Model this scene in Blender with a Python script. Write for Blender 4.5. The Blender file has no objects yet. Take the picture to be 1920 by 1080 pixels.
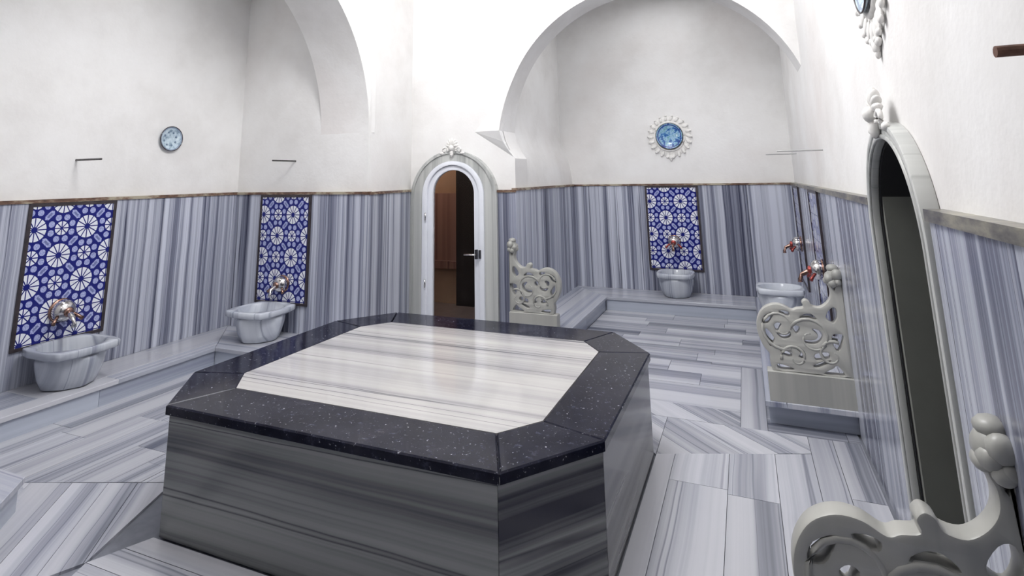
import bpy, bmesh, math, random
from mathutils import Vector, Matrix
random.seed(7)
R = math.radians
SC = bpy.context.scene
COL = SC.collection

# ------------------------------------------------------------------ camera, world, light, exposure
def make_camera():
    W, f, cx, cy = 1920.0, 1061.18, 928.19, 122.63
    yaw, pitch, roll = R(23.135), R(11.146), R(-0.910)
    fw = Vector((-math.sin(yaw)*math.cos(pitch), math.cos(yaw)*math.cos(pitch), math.sin(pitch)))
    rt = Vector((math.cos(yaw), math.sin(yaw), 0))
    up = rt.cross(fw)
    rt2 = rt*math.cos(roll) + up*math.sin(roll)
    up2 = -rt*math.sin(roll) + up*math.cos(roll)
    m = Matrix((rt2, up2, -fw)).transposed().to_4x4()
    m.translation = (0, 0, 1.56)
    cd = bpy.data.cameras.new('camera')
    cd.sensor_width = 36; cd.lens = f*36/W
    cd.shift_x = (W/2 - cx)/W; cd.shift_y = (cy - 540)/W
    cd.clip_start = .02
    c = bpy.data.objects.new('camera', cd); COL.objects.link(c)
    c.matrix_world = m
    SC.camera = c
make_camera()
w = bpy.data.worlds.new('world'); SC.world = w; w.use_nodes = True
w.node_tree.nodes['Background'].inputs[0].default_value = (.75, .82, 1, 1)
w.node_tree.nodes['Background'].inputs[1].default_value = .25
SC.view_settings.view_transform = 'Standard'
SC.view_settings.look = 'None'
SC.view_settings.gamma = 1
SC.view_settings.use_curve_mapping = False
SC.view_settings.exposure = 0.0
def area(name, loc, size, power, color, rot=(0, 0, 0)):
    l = bpy.data.lights.new(name, 'AREA'); l.shape = 'DISK'; l.size = size
    l.energy = power; l.color = color
    o = bpy.data.objects.new(name, l); COL.objects.link(o); o.location = loc; o.rotation_euler = rot
    return o
def fill_disk(name, loc, size, power, spread):  # soft ceiling disk for added fill light
    o = area(name, loc, size, power, (.98, .985, 1.0)); o.data.spread = R(spread)
dl = bpy.data.lights.new('dome_daylight', 'POINT'); dl.energy = 242; dl.shadow_soft_size = .55; dl.color = (.98, .985, 1.0)
do_ = bpy.data.objects.new('dome_daylight', dl); COL.objects.link(do_); do_.location = (-1.45, 2.8, 4.25)
fill_disk('alcove_fill', (-.8, 6.55, 4.05), .8, 17, 160)  # added fill, brightens the right-hand alcove
fill_disk('left_alcove_fill', (-4.25, 2.95, 4.05), .7, 7, 160)  # weak fill added to lift the left alcove walls

# ------------------------------------------------------------------ layout (metres; z=0 is the floor)
XL, YD, XC, YB, XR = -4.86, 4.486, -2.12, 7.593, 0.505
Y2 = 5.45                 # plane of the wall with the white door
ZW, ZB, TH = 1.448, 0.148, .04
TOP = 4.2

# ------------------------------------------------------------------ node helpers
class NT:
    def __init__(s, name):
        s.m = bpy.data.materials.new(name); s.m.use_nodes = True
        s.t = s.m.node_tree; s.bsdf = s.t.nodes['Principled BSDF']
    def n(s, t, **k):
        x = s.t.nodes.new(t)
        for a, b in k.items(): setattr(x, a, b)
        return x
    def put(s, sock, v):
        if hasattr(v, 'is_linked') or isinstance(v, bpy.types.NodeSocket): s.t.links.new(v, sock)
        else: sock.default_value = v
    def math(s, op, a, b=None, c=None, clamp=False):
        x = s.n('ShaderNodeMath', operation=op, use_clamp=clamp)
        s.put(x.inputs[0], a)
        if b is not None: s.put(x.inputs[1], b)
        if c is not None: s.put(x.inputs[2], c)
        return x.outputs[0]
    def noise(s, vec, scale, detail=3, rough=.6, dist=0, dim='3D'):
        x = s.n('ShaderNodeTexNoise', noise_dimensions=dim)
        if vec is not None: s.put(x.inputs['Vector'], vec)
        x.inputs['Scale'].default_value = scale; x.inputs['Detail'].default_value = detail
        x.inputs['Roughness'].default_value = rough; x.inputs['Distortion'].default_value = dist
        return x.outputs[0]
    def ramp(s, fac, stops, interp='LINEAR'):
        x = s.n('ShaderNodeValToRGB'); s.put(x.inputs[0], fac)
        e = x.color_ramp.elements; x.color_ramp.interpolation = interp
        while len(e) < len(stops): e.new(.5)
        for el, (p, c) in zip(e, stops):
            el.position = p; el.color = (*c, 1) if len(c) == 3 else c
        return x.outputs[0]
    def mix(s, f, a, b, mode='MIX'):
        x = s.n('ShaderNodeMix', data_type='RGBA', blend_type=mode)
        s.put(x.inputs[0], f)
        for i, v in ((6, a), (7, b)):
            s.put(x.inputs[i], v if not isinstance(v, tuple) or len(v) == 4 else (*v, 1))
        return x.outputs[2]
    def combine(s, x, y, z):
        c = s.n('ShaderNodeCombineXYZ')
        for i, v in enumerate((x, y, z)): s.put(c.inputs[i], v)
        return c.outputs[0]
    def coords(s, kind='Object'):
        t = s.n('ShaderNodeTexCoord'); q = s.n('ShaderNodeSeparateXYZ')
        s.t.links.new(t.outputs[kind], q.inputs[0])
        return t.outputs[kind], q.outputs[0], q.outputs[1], q.outputs[2]
    def rnd(s): return s.n('ShaderNodeObjectInfo').outputs['Random']
    def bump(s, h, strength, dist=.01):
        b = s.n('ShaderNodeBump'); b.inputs['Strength'].default_value = strength; b.inputs['Distance'].default_value = dist
        s.put(b.inputs['Height'], h); s.t.links.new(b.outputs[0], s.bsdf.inputs['Normal'])
    def done(s, color=None, rough=.5, metal=0, spec=.5):
        if color is not None: s.put(s.bsdf.inputs['Base Color'], color if not isinstance(color, tuple) or len(color) == 4 else (*color, 1))
        s.put(s.bsdf.inputs['Roughness'], rough); s.bsdf.inputs['Metallic'].default_value = metal
        s.bsdf.inputs['Specular IOR Level'].default_value = spec
        return s.m

def marble(name, axis, light, mid, dark, rough=.15, S=13, darkness=1.0, vein=.9, spec=.5, wob=.02, bias=0, amp=1.0):
    """striped grey-blue marble; axis = object axis ACROSS the stripes"""
    k = NT(name)
    vec, x, y, z = k.coords()
    rnd = k.rnd()
    comp = {'X': (x, y, z), 'Y': (y, x, z), 'Z': (z, x, y)}[axis]
    wv = k.noise(vec, 1.6, 2, .5)
    ac = k.math('ADD', comp[0], k.math('MULTIPLY', k.math('SUBTRACT', wv, .5), wob))
    al = k.math('MULTIPLY', k.math('ADD', comp[1], comp[2]), .075)
    off = k.math('MULTIPLY', rnd, 61.7)
    def v(s): return k.combine(k.math('ADD', k.math('MULTIPLY', ac, s), off), al, off)
    broad = k.noise(v(S*.42), 1, 2, .5)
    fine = k.noise(v(S), 1, 4, .62)
    hair = k.noise(v(S*4.5), 1, 2, .6)
    f = k.math('ADD', k.math('ADD', k.math('MULTIPLY', broad, .62), k.math('MULTIPLY', fine, .52)), k.math('MULTIPLY', hair, .16))
    f = k.math('ADD', k.math('MULTIPLY', k.math('SUBTRACT', f, .65), amp), .5+bias)
    D = tuple(d*darkness for d in dark)
    c = k.ramp(f, [(.27, D), (.38, tuple(.4*a+.6*b for a, b in zip(D, mid))), (.45, mid), (.54, tuple(.65*a+.35*b for a, b in zip(light, mid))), (.63, light)])
    vn = k.noise(v(S*.8), 1, 1, .5)
    line = k.math('SUBTRACT', 1, k.math('DIVIDE', k.math('ABSOLUTE', k.math('SUBTRACT', vn, .43)), .014), clamp=True)
    c = k.mix(k.math('MULTIPLY', line, vein), c, D)
    tone = k.math('ADD', .86, k.math('MULTIPLY', rnd, .22))
    c = k.mix(1.0, c, k.combine(tone, tone, tone), 'MULTIPLY')
    return k.done(c, rough, 0, spec)

LG, MD, DK = (.60, .625, .71), (.26, .275, .35), (.036, .04, .075)
M = {}
M['wall_marble'] = marble('wall_marble', 'X', LG, MD, DK, .16, 22, amp=1.25)
FL, FM, FD = (.56, .565, .61), (.385, .395, .445), (.115, .125, .165)
M['floor_marble'] = marble('floor_marble', 'X', FL, FM, FD, .2, 10, vein=.7)
M['bench_marble'] = marble('bench_marble', 'X', FL, (.43, .45, .52), (.18, .195, .27), .18, 12, vein=.6)
M['riser_marble'] = marble('riser_marble', 'Z', (.5, .54, .62), (.38, .41, .49), (.18, .2, .28), .2, 6, vein=.2)
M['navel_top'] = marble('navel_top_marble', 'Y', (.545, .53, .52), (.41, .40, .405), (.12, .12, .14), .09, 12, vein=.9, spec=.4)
M['navel_side'] = marble('navel_side_marble', 'Z', (.29, .293, .288), (.19, .195, .197), (.016, .016, .03), .14, 9, vein=.9, bias=-.03, amp=1.8)  # grey side stone, darkened further for the shade it stands in
M['basin_marble'] = marble('basin_marble', 'X', (.68, .71, .76), (.5, .53, .6), (.2, .22, .3), .18, 10, vein=.7)
M['carved'] = marble('carved_marble', 'X', (.44, .435, .405), (.34, .34, .317), (.2, .2, .19), .35, 5, vein=.1)
M['surround'] = marble('surround_marble', 'X', (.62, .63, .61), (.46, .47, .46), (.25, .26, .25), .3, 14, vein=.4)
M['surround_y'] = marble('surround_marble_y', 'Y', (.62, .63, .61), (.46, .47, .46), (.25, .26, .25), .3, 14, vein=.4)
M['warm_marble'] = marble('warm_marble', 'X', (.34, .22, .19), (.2, .115, .1), (.07, .035, .035), .3, 11)

def plaster():
    k = NT('plaster')
    vec, x, y, z = k.coords()
    a = k.noise(vec, 1.3, 5, .62); b = k.noise(vec, 9, 3, .6); d = k.noise(vec, .7, 3, .55)
    c = k.ramp(a, [(.3, (.73, .715, .70)), (.52, (.82, .81, .80)), (.7, (.86, .855, .85))])
    c = k.mix(k.math('MULTIPLY', k.math('SUBTRACT', d, .52, clamp=True), 1.2), c, (.66, .57, .54))
    k.bump(k.math('ADD', b, k.math('MULTIPLY', k.noise(vec, 40, 2, .5), .3)), .12, .02)
    return k.done(c, .85, 0, .2)
M['plaster'] = plaster()
def simple(name, col, rough=.5, metal=0, spec=.5, var=.0, scale=8):
    k = NT(name)
    vec, x, y, z = k.coords()
    n = k.noise(vec, scale, 4, .6)
    lo = tuple(max(0, c*(1-var)) for c in col); hi = tuple(min(1, c*(1+var)) for c in col)
    return k.done(k.ramp(n, [(.3, lo), (.7, hi)]), rough, metal, spec)
M['grout'] = simple('grout', (.2, .21, .25), .8, var=.2)
M['stucco'] = simple('stucco_ornament', (.80, .785, .76), .7, var=.08, scale=25)
M['white'] = simple('white_lacquer', (.80, .82, .88), .3, var=.02)
M['dark_metal'] = simple('dark_metal', (.06, .06, .07), .35, .7, var=.2)
M['chrome'] = simple('chrome', (.62, .6, .6), .13, 1, var=.25, scale=30)
M['bronze'] = simple('bronze', (.33, .2, .16), .22, 1, var=.4, scale=30)
M['red_copper'] = simple('red_copper', (.36, .07, .06), .25, .6, var=.3, scale=30)
M['tile_frame'] = simple('tile_frame_bronze', (.055, .045, .05), .35, .3, var=.4, scale=14)
M['rod'] = simple('iron_rod', (.09, .085, .085), .45, .6, var=.3, scale=40)
M['rust'] = simple('rusty_rod', (.17, .085, .06), .7, .2, var=.55, scale=30)
M['pale_rod'] = simple('pale_rod', (.45, .45, .45), .45, .3, var=.1)
M['unlit_black'] = simple('unlit_interior', (.018, .018, .02), .9)  # near-black colour stands for missing light in and behind the doorways
M['grey_leaf'] = simple('grey_green_leaf', (.2, .205, .185), .5, var=.08, scale=3)
M['tan_plaster'] = simple('tan_plaster', (.42, .30, .21), .8, var=.12, scale=3)
k = NT('glass'); k.bsdf.inputs['Transmission Weight'].default_value = 1; k.bsdf.inputs['IOR'].default_value = 1.12
M['glass'] = k.done((.85, .85, .86), .02)

def trim_mat(name, a, b, c):
    k = NT(name); vec, x, y, z = k.coords()
    n = k.noise(k.combine(k.math('MULTIPLY', x, 3.2), k.math('MULTIPLY', y, 3.2), k.math('MULTIPLY', z, 9)), 1, 5, .7)
    return k.done(k.ramp(n, [(.36, a), (.47, b), (.58, c)]), .3)
M['trim'] = trim_mat('brown_trim_stone', (.03, .02, .02), (.16, .09, .06), (.42, .37, .28))
M['trim_grey'] = trim_mat('grey_trim_stone', (.05, .045, .05), (.16, .15, .13), (.30, .28, .22))

def granite():
    k = NT('black_granite'); vec, x, y, z = k.coords()
    rnd = k.rnd()
    n1 = k.noise(vec, 6, 5, .7); n2 = k.noise(vec, 26, 4, .7); n3 = k.noise(vec, 70, 3, .65)
    c = k.ramp(n1, [(.35, (.004, .004, .012)), (.55, (.011, .012, .024)), (.72, (.028, .027, .04))])
    c = k.mix(k.math('MULTIPLY', k.math('SUBTRACT', n2, .57, clamp=True), 3.0, clamp=True), c, (.085, .09, .14))
    c = k.mix(k.math('MULTIPLY', k.math('SUBTRACT', n3, .655, clamp=True), 9.0, clamp=True), c, (.55, .56, .62))
    return k.done(c, .1, 0, .12)
M['granite'] = granite()

def tile_mat():
    """star rosette tile print, UV in lattice units"""
    k = NT('iznik_tile')
    _, u, v, _z = k.coords('UV')
    i = k.math('ROUND', u); j = k.math('ROUND', v)
    dx = k.math('SUBTRACT', u, i); dy = k.math('SUBTRACT', v, j)
    par = k.math('FLOORED_MODULO', k.math('ADD', i, j), 2.0)       # 0 large, 1 small
    isL = k.math('LESS_THAN', par, .5)
    r = k.math('SQRT', k.math('ADD', k.math('MULTIPLY', dx, dx), k.math('MULTIPLY', dy, dy)))
    th = k.math('ARCTAN2', dy, dx)
    def petals(n, r0, r1, lw):
        fr = k.math('FRACT', k.math('ADD', k.math('MULTIPLY', th, n/(2*math.pi)), 20.0))
        dist = k.math('MULTIPLY', k.math('SUBTRACT', .5, k.math('ABSOLUTE', k.math('SUBTRACT', fr, .5))), 2*math.pi/n)
        line = k.math('GREATER_THAN', k.math('MULTIPLY', dist, r), lw)
        return k.math('MULTIPLY', line, k.math('MULTIPLY', k.math('GREATER_THAN', r, r0), k.math('LESS_THAN', r, r1)))
    white = k.math('ADD', k.math('MULTIPLY', isL, petals(12, .11, .43, .02)),
                   k.math('MULTIPLY', par, petals(8, .055, .255, .02)), clamp=True)
    q = math.pi/4
    ph = k.math('SUBTRACT', k.math('FLOORED_MODULO', th, q), q/2)
    cx = k.math('SUBTRACT', k.math('MULTIPLY', r, k.math('COSINE', ph)), .425)
    cy = k.math('MULTIPLY', r, k.math('SINE', ph))
    circ = k.math('LESS_THAN', k.math('SQRT', k.math('ADD', k.math('MULTIPLY', cx, cx), k.math('MULTIPLY', cy, cy))), .115)
    circ = k.math('MULTIPLY', circ, par)
    a = k.math('SUBTRACT', k.math('ABSOLUTE', dx), .5); b = k.math('SUBTRACT', k.math('ABSOLUTE', dy), .5)
    s = .70711
    e1 = k.math('ABSOLUTE', k.math('MULTIPLY', k.math('ADD', a, b), s)); e2 = k.math('ABSOLUTE', k.math('MULTIPLY', k.math('SUBTRACT', a, b), s))
    lo = k.math('ADD', k.math('MULTIPLY', isL, e1), k.math('MULTIPLY', par, e2))
    sh = k.math('ADD', k.math('MULTIPLY', isL, e2), k.math('MULTIPLY', par, e1))
    hexa = k.math('MULTIPLY', k.math('LESS_THAN', sh, .095), k.math('LESS_THAN', k.math('ADD', lo, k.math('MULTIPLY', sh, .8)), .225))
    hin = k.math('MULTIPLY', k.math('LESS_THAN', sh, .04), k.math('LESS_THAN', lo, .11))
    lav = k.math('ADD', circ, hexa, clamp=True)
    uv = k.combine(u, v, 0)
    sp = k.noise(uv, 22, 2, .6)
    lavc = k.ramp(sp, [(.42, (.25, .28, .58)), (.55, (.46, .5, .74))])
    c = k.mix(lav, (.012, .016, .17), lavc)
    c = k.mix(k.math('MULTIPLY', hin, .75), c, (.10, .12, .30))
    c = k.mix(white, c, (.80, .82, .88))
    return k.done(c, .12)
M['tile'] = tile_mat()

def plate_mat(name, stops, scale, ring):
    k = NT(name); vec, x, y, z = k.coords()
    r = k.math('SQRT', k.math('ADD', k.math('MULTIPLY', x, x), k.math('MULTIPLY', z, z)))
    n = k.noise(vec, scale, 3, .65)
    c = k.ramp(n, stops)
    band = k.math('MULTIPLY', k.math('GREATER_THAN', r, ring[0]), k.math('LESS_THAN', r, ring[1]))
    c = k.mix(k.math('MULTIPLY', band, ring[3]), c, ring[2])
    return k.done(c, .15)
M['plate_blue'] = plate_mat('blue_plate_print', [(.36, (.02, .05, .26)), (.45, (.05, .2, .45)), (.52, (.36, .55, .74)), (.6, (.12, .33, .4)), (.7, (.6, .72, .85))], 17, (.135, .15, (.03, .05, .25), .9))
M['plate_pale'] = plate_mat('pale_plate_print', [(.36, (.2, .28, .36)), (.46, (.42, .53, .62)), (.56, (.55, .66, .73)), (.7, (.62, .72, .78))], 20, (.098, .107, (.2, .25, .36), .8))

# ------------------------------------------------------------------ mesh helpers
def tag(o, label=None, cat=None, group=None, kind=None):
    if label: o['label'] = label
    if cat: o['category'] = cat
    if group: o['group'] = group
    if kind: o['kind'] = kind
    return o
def empty(name, loc=(0, 0, 0), rz=0):
    o = bpy.data.objects.new(name, None); COL.objects.link(o); o.empty_display_size = .1
    o.location = loc; o.rotation_euler = (0, 0, rz); return o
def link(name, me, mat, parent=None, loc=(0, 0, 0), rz=0, smooth=False, label=None):
    o = bpy.data.objects.new(name, me); COL.objects.link(o)
    if mat is not None and not me.materials: me.materials.append(mat)
    o.parent = parent; o.location = loc; o.rotation_euler = (0, 0, rz)
    if smooth:
        for p in me.polygons: p.use_smooth = True
    if label: o['label'] = label
    return o
def to_mesh(name, bm):
    bmesh.ops.recalc_face_normals(bm, faces=bm.faces)
    me = bpy.data.meshes.new(name); bm.to_mesh(me); bm.free(); return me
def prism_bm(poly, z0, z1, bev=0, bm=None):
    own = bm or bmesh.new()
    lo = [own.verts.new((x, y, z0)) for x, y in poly]; hi = [own.verts.new((x, y, z1)) for x, y in poly]
    n = len(poly)
    own.faces.new(list(reversed(lo))); top = own.faces.new(hi)
    for i in range(n): own.faces.new((lo[i], lo[(i+1) % n], hi[(i+1) % n], hi[i]))
    if bev:
        bmesh.ops.recalc_face_normals(own, faces=own.faces)
        bmesh.ops.bevel(own, geom=list(top.edges), offset=bev, segments=1, affect='EDGES')
    return own
def prism(name, poly, z0, z1, mat, parent=None, bev=0, rz=0, label=None):
    """polygon in parent space, re-expressed about its own centre with local X turned by rz"""
    cx = sum(p[0] for p in poly)/len(poly); cy = sum(p[1] for p in poly)/len(poly)
    c, s = math.cos(-rz), math.sin(-rz)
    loc = [((x-cx)*c-(y-cy)*s, (x-cx)*s+(y-cy)*c) for x, y in poly]
    a = sum(loc[i][0]*loc[(i+1) % len(loc)][1]-loc[(i+1) % len(loc)][0]*loc[i][1] for i in range(len(loc)))
    if a < 0: loc.reverse()
    return link(name, to_mesh(name, prism_bm(loc, 0, z1-z0, bev)), mat, parent, (cx, cy, z0), rz, label=label)
def box(name, a, b, mat, parent=None, bev=0, rz=0, label=None):
    return prism(name, [(a[0], a[1]), (b[0], a[1]), (b[0], b[1]), (a[0], b[1])], a[2], b[2], mat, parent, bev, rz, label)
def area2(p): return sum(p[i][0]*p[(i+1) % len(p)][1]-p[(i+1) % len(p)][0]*p[i][1] for i in range(len(p)))
def catmull(pts, sub=4):
    out = []; n = len(pts)
    for i in range(n):
        p0, p1, p2, p3 = pts[i-1], pts[i], pts[(i+1) % n], pts[(i+2) % n]
        for s in range(sub):
            t = s/sub
            out.append(tuple(.5*((2*b)+(-a+c)*t+(2*a-5*b+4*c-d)*t*t+(-a+3*b-3*c+d)*t**3) for a, b, c, d in zip(p0, p1, p2, p3)))
    return out
def shape(name, outline, holes=(), thick=.1, bevel=0):
    """flat outline with holes in local XY, extruded along Z from 0 to thick -> mesh"""
    cu = bpy.data.curves.new(name, 'CURVE'); cu.dimensions = '2D'; cu.fill_mode = 'BOTH'
    for pl in [outline]+list(holes):
        sp = cu.splines.new('POLY'); sp.points.add(len(pl)-1); sp.use_cyclic_u = True
        for p, (x, y) in zip(sp.points, pl): p.co = (x, y, 0, 1)
    cu.extrude = thick/2-bevel
    cu.bevel_depth = bevel; cu.bevel_resolution = 1; cu.offset = -bevel
    o = bpy.data.objects.new(name, cu); COL.objects.link(o)
    bpy.context.view_layer.update()
    me = bpy.data.meshes.new_from_object(o.evaluated_get(bpy.context.evaluated_depsgraph_get()))
    bpy.data.objects.remove(o); bpy.data.curves.remove(cu)
    me.name = name; me.materials.clear()
    bm = bmesh.new(); bm.from_mesh(me); bmesh.ops.remove_doubles(bm, verts=bm.verts, dist=1e-5)
    for f in bm.faces: f.smooth = True
    for e in bm.edges: e.smooth = len(e.link_faces) == 2 and e.calc_face_angle(0) < R(32)
    bm.to_mesh(me); bm.free()
    me.transform(Matrix.Translation((0, 0, thick/2)))
    return me
XZ = Matrix(((1, 0, 0, 0), (0, 0, 1, 0), (0, 1, 0, 0), (0, 0, 0, 1)))      # (x,y,t) -> (x,t,y)
YZ = Matrix(((0, 0, 1, 0), (1, 0, 0, 0), (0, 1, 0, 0), (0, 0, 0, 1)))      # (x,y,t) -> (t,x,y)
def upright(name, outline, axis, start, thick, mat, parent=None, holes=(), bevel=0, label=None):
    """outline in (x,z) extruded along y from start (axis='y') or (y,z) along x (axis='x')"""
    me = shape(name, outline, holes, thick, bevel)
    me.transform(XZ if axis == 'y' else YZ)
    if axis == 'y': me.flip_normals()
    return link(name, me, mat, parent, (0, start, 0) if axis == 'y' else (start, 0, 0), label=label)
def lathe(name, prof, mat, parent=None, loc=(0, 0, 0), seg=28, axis='Z', label=None):
    bm = bmesh.new(); rings = []
    for r, z in prof:
        rings.append([bm.verts.new((r*math.cos(2*math.pi*i/seg), r*math.sin(2*math.pi*i/seg), z)) for i in range(seg)] if r > 1e-6 else [bm.verts.new((0, 0, z))])
    for a, b in zip(rings, rings[1:]):
        for i in range(seg):
            j = (i+1) % seg
            if len(a) == 1 and len(b) == 1: continue
            if len(a) == 1: bm.faces.new((a[0], b[j], b[i]))
            elif len(b) == 1: bm.faces.new((a[i], a[j], b[0]))
            else: bm.faces.new((a[i], a[j], b[j], b[i]))
    me = to_mesh(name, bm)
    if axis == '-Y': me.transform(Matrix.Rotation(R(90), 4, 'X'))       # +Z -> -Y
    return link(name, me, mat, parent, loc, smooth=True, label=label)
def tube_bm(path, rad, bm=None, seg=8):
    bm = bm or bmesh.new(); rings = []
    P = [Vector(p) for p in path]; n = len(P)
    for i, p in enumerate(P):
        t = (P[min(i+1, n-1)]-P[max(i-1, 0)]).normalized()
        u = t.cross(Vector((0, 0, 1)) if abs(t.z) < .9 else Vector((1, 0, 0))).normalized(); v = t.cross(u)
        rr = rad[i] if isinstance(rad, (list, tuple)) else rad
        rings.append([bm.verts.new(p+rr*(math.cos(2*math.pi*k/seg)*u+math.sin(2*math.pi*k/seg)*v)) for k in range(seg)])
    for a, b in zip(rings, rings[1:]):
        for k in range(seg): bm.faces.new((a[k], a[(k+1) % seg], b[(k+1) % seg], b[k]))
    bm.faces.new(list(reversed(rings[0]))); bm.faces.new(rings[-1])
    return bm
def tube(name, path, rad, mat, parent=None, loc=(0, 0, 0), seg=8, label=None):
    return link(name, to_mesh(name, tube_bm(path, rad, seg=seg)), mat, parent, loc, smooth=True, label=label)
def blob(bm, c, r, seg=8, rings=6):
    """ellipsoid"""
    ret = bmesh.ops.create_uvsphere(bm, u_segments=seg, v_segments=rings, radius=1)
    bmesh.ops.transform(bm, matrix=Matrix.Translation(c) @ Matrix.Diagonal((*r, 1)), verts=ret['verts'])
    return ret['verts']
def struct(o): o['kind'] = 'structure'; return o
def arc(cx, cy, r, a0, a1, n=32): return [(cx+r*math.cos(R(a0+(a1-a0)*i/n)), cy+r*math.sin(R(a0+(a1-a0)*i/n))) for i in range(n+1)]

# ------------------------------------------------------------------ walls (plaster shell)
P = M['plaster']
wall_left = struct(box('wall_left', (-5.2, 1.1, 0), (XL-TH, 4.9, TOP), P))
wall_pier = struct(prism('wall_left_far', [(XL-TH, YD+TH), (-3.255, YD+TH), (-3.375, Y2+TH), (XL-TH, Y2+TH)], 0, TOP, P))
wall_left_near = struct(box('wall_left_near', (XL-TH, 1.1, 0), (-3.3, 1.385, TOP), P))
# left arch rib
cy_, cz_, rr_ = 2.955, 2.0, 1.571
sp = [(1.1, 2.0), (1.1, TOP), (4.62, TOP), (4.62, 2.0)] + arc(cy_, cz_, rr_, 0, 180, 48)
wall_arch_left = struct(upright('wall_left_arch', sp, 'x', -3.835, .575, P))
struct(box('wall_left_front', (-3.7, -.4, 0), (-3.3, 1.1, TOP), P))
# wall with the white door and the mouth of the alcove
DCX = -2.82
ARC = (-.82, 1.963, 1.455)
corb = [(-2.272, 2.03), (-2.245, 1.92), (-2.20, 1.83), (-2.14, 1.745)]
struct(upright('wall_back_arch', [(-2.4, 0), (-2.4, TOP), (.75, TOP), (.75, 1.963)] + arc(*ARC, 0, 177.5, 56) + corb + [(-2.14, 0)], 'y', Y2+TH, .35, P))
out = [(-4.6, 0), (-4.6, TOP), (-2.4, TOP), (-2.4, 0), (DCX+.36, 0), (DCX+.36, 1.372)] + arc(DCX, 1.372, .36, 0, 180, 24)[1:] + [(DCX-.36, 0)]
wall_door = struct(upright('wall_back', out, 'y', Y2+TH, .12, P))
side = [(-2.14, 0), (-2.142, 1.44), (-2.16, 1.6), (-2.19, 1.745), (-2.22, 1.83), (-2.252, 1.92), (-2.282, 2.03), (-2.295, 2.2), (-2.295, TOP), (-2.4, TOP), (-2.4, 0)]
wall_alcove_left = struct(upright('wall_alcove_left', side, 'y', Y2+TH+.35, 1.8, P))
wall_alcove_back = struct(box('wall_alcove_back', (-2.5, YB+TH, 0), (.9, YB+.25, TOP), P))
D2 = (2.59, 1.30, .38)
out = [(-3.1, 0), (-3.1, TOP), (7.8, TOP), (7.8, 0), (D2[0]+D2[2], 0)] + arc(D2[0], D2[1], D2[2], 0, 180, 24) + [(D2[0]-D2[2], 0)]
wall_right = struct(upright('wall_right', out, 'x', XR+TH, .3, P))
# little overhang where the arch meets the pier
def overhang():
    """wall swells forward where the arch meets the pier, cut off below by a sloping facet"""
    y0 = Y2+TH
    A = (-2.60, y0+.002, 2.035)
    az = lambda z: ARC[0]-math.sqrt(ARC[2]**2-(z-ARC[1])**2)
    low = [(-2.142, 1.745, -.004), (-2.20, 1.83, .03), (-2.245, 1.92, .065), (-2.272, 2.03, .10)]
    high = [(az(2.03+.09*q), 2.03+.09*q, .10*(1-q/7)**1.5-.004) for q in range(8)]; high[0] = low[-1]
    bm = bmesh.new()
    V = lambda x, z, d: bm.verts.new((x, y0-d, z))
    a = bm.verts.new(A)
    lo_ = [V(*p) for p in low]; hi_ = [lo_[-1]]+[V(*p) for p in high[1:]]
    for p, q in zip(lo_, lo_[1:]): bm.faces.new((a, p, q))
    for p, q in zip(hi_, hi_[1:]): bm.faces.new((a, p, q))
    ch = lo_+hi_[1:]
    bk = [bm.verts.new((v.co.x, y0+.02, v.co.z)) for v in ch]
    for k_ in range(len(ch)-1): bm.faces.new((ch[k_], ch[k_+1], bk[k_+1], bk[k_]))
    return to_mesh('overhang', bm)
link('overhang', overhang(), P, wall_door)
# near end of the hall, behind the viewer
wn_shade_arch = struct(upright('wall_near_shade_arch', [(-3.7, 0), (-3.7, TOP), (.75, TOP), (.75, 1.6)] + arc(-.85, 1.6, 1.42, 0, 180, 40) + [(-2.27, 0)], 'y', .2, .35, P))  # unseen arch, set low so it keeps light from the near end
wn_side = struct(box('wall_near_side', (-2.5, -3.0, 0), (-2.3, .2, TOP), P))
wn = struct(box('wall_near', (-2.5, -3.2, 0), (.9, -3.0, TOP), P))
# ceiling: flat shell with a dome over the slab
def ceiling():
    bm = bmesh.new(); cx, cy, r = -1.45, 3.0, 1.75; N = 48
    sq = [(-5.3, -3.3), (1.0, -3.3), (1.0, 7.9), (-5.3, 7.9)]
    def edge(a):
        dx, dy = math.cos(a), math.sin(a)
        ts = [((1.0 if dx > 0 else -5.3)-cx)/dx if abs(dx) > 1e-9 else 1e9, ((7.9 if dy > 0 else -3.3)-cy)/dy if abs(dy) > 1e-9 else 1e9]
        t = min(ts); return (cx+dx*t, cy+dy*t)
    angs = sorted([2*math.pi*i/N for i in range(N)] + [math.atan2(y-cy, x-cx) % (2*math.pi) for x, y in sq])
    rings = [[bm.verts.new((*edge(a), TOP)) for a in angs]]
    for k in range(9):
        f = k/8*math.pi/2
        rings.append([bm.verts.new((cx+r*math.cos(f)*math.cos(a)+.0, cy+r*math.cos(f)*math.sin(a), TOP+.75*math.sin(f))) if k < 8 else None for a in angs])
    for a, b in zip(rings[:-2], rings[1:-1]):
        for i in range(len(angs)):
            j = (i+1) % len(angs); bm.faces.new((a[i], a[j], b[j], b[i]))
    bm.faces.new(rings[-2])
    return to_mesh('ceiling', bm)
struct(link('ceiling', ceiling(), P))

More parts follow.
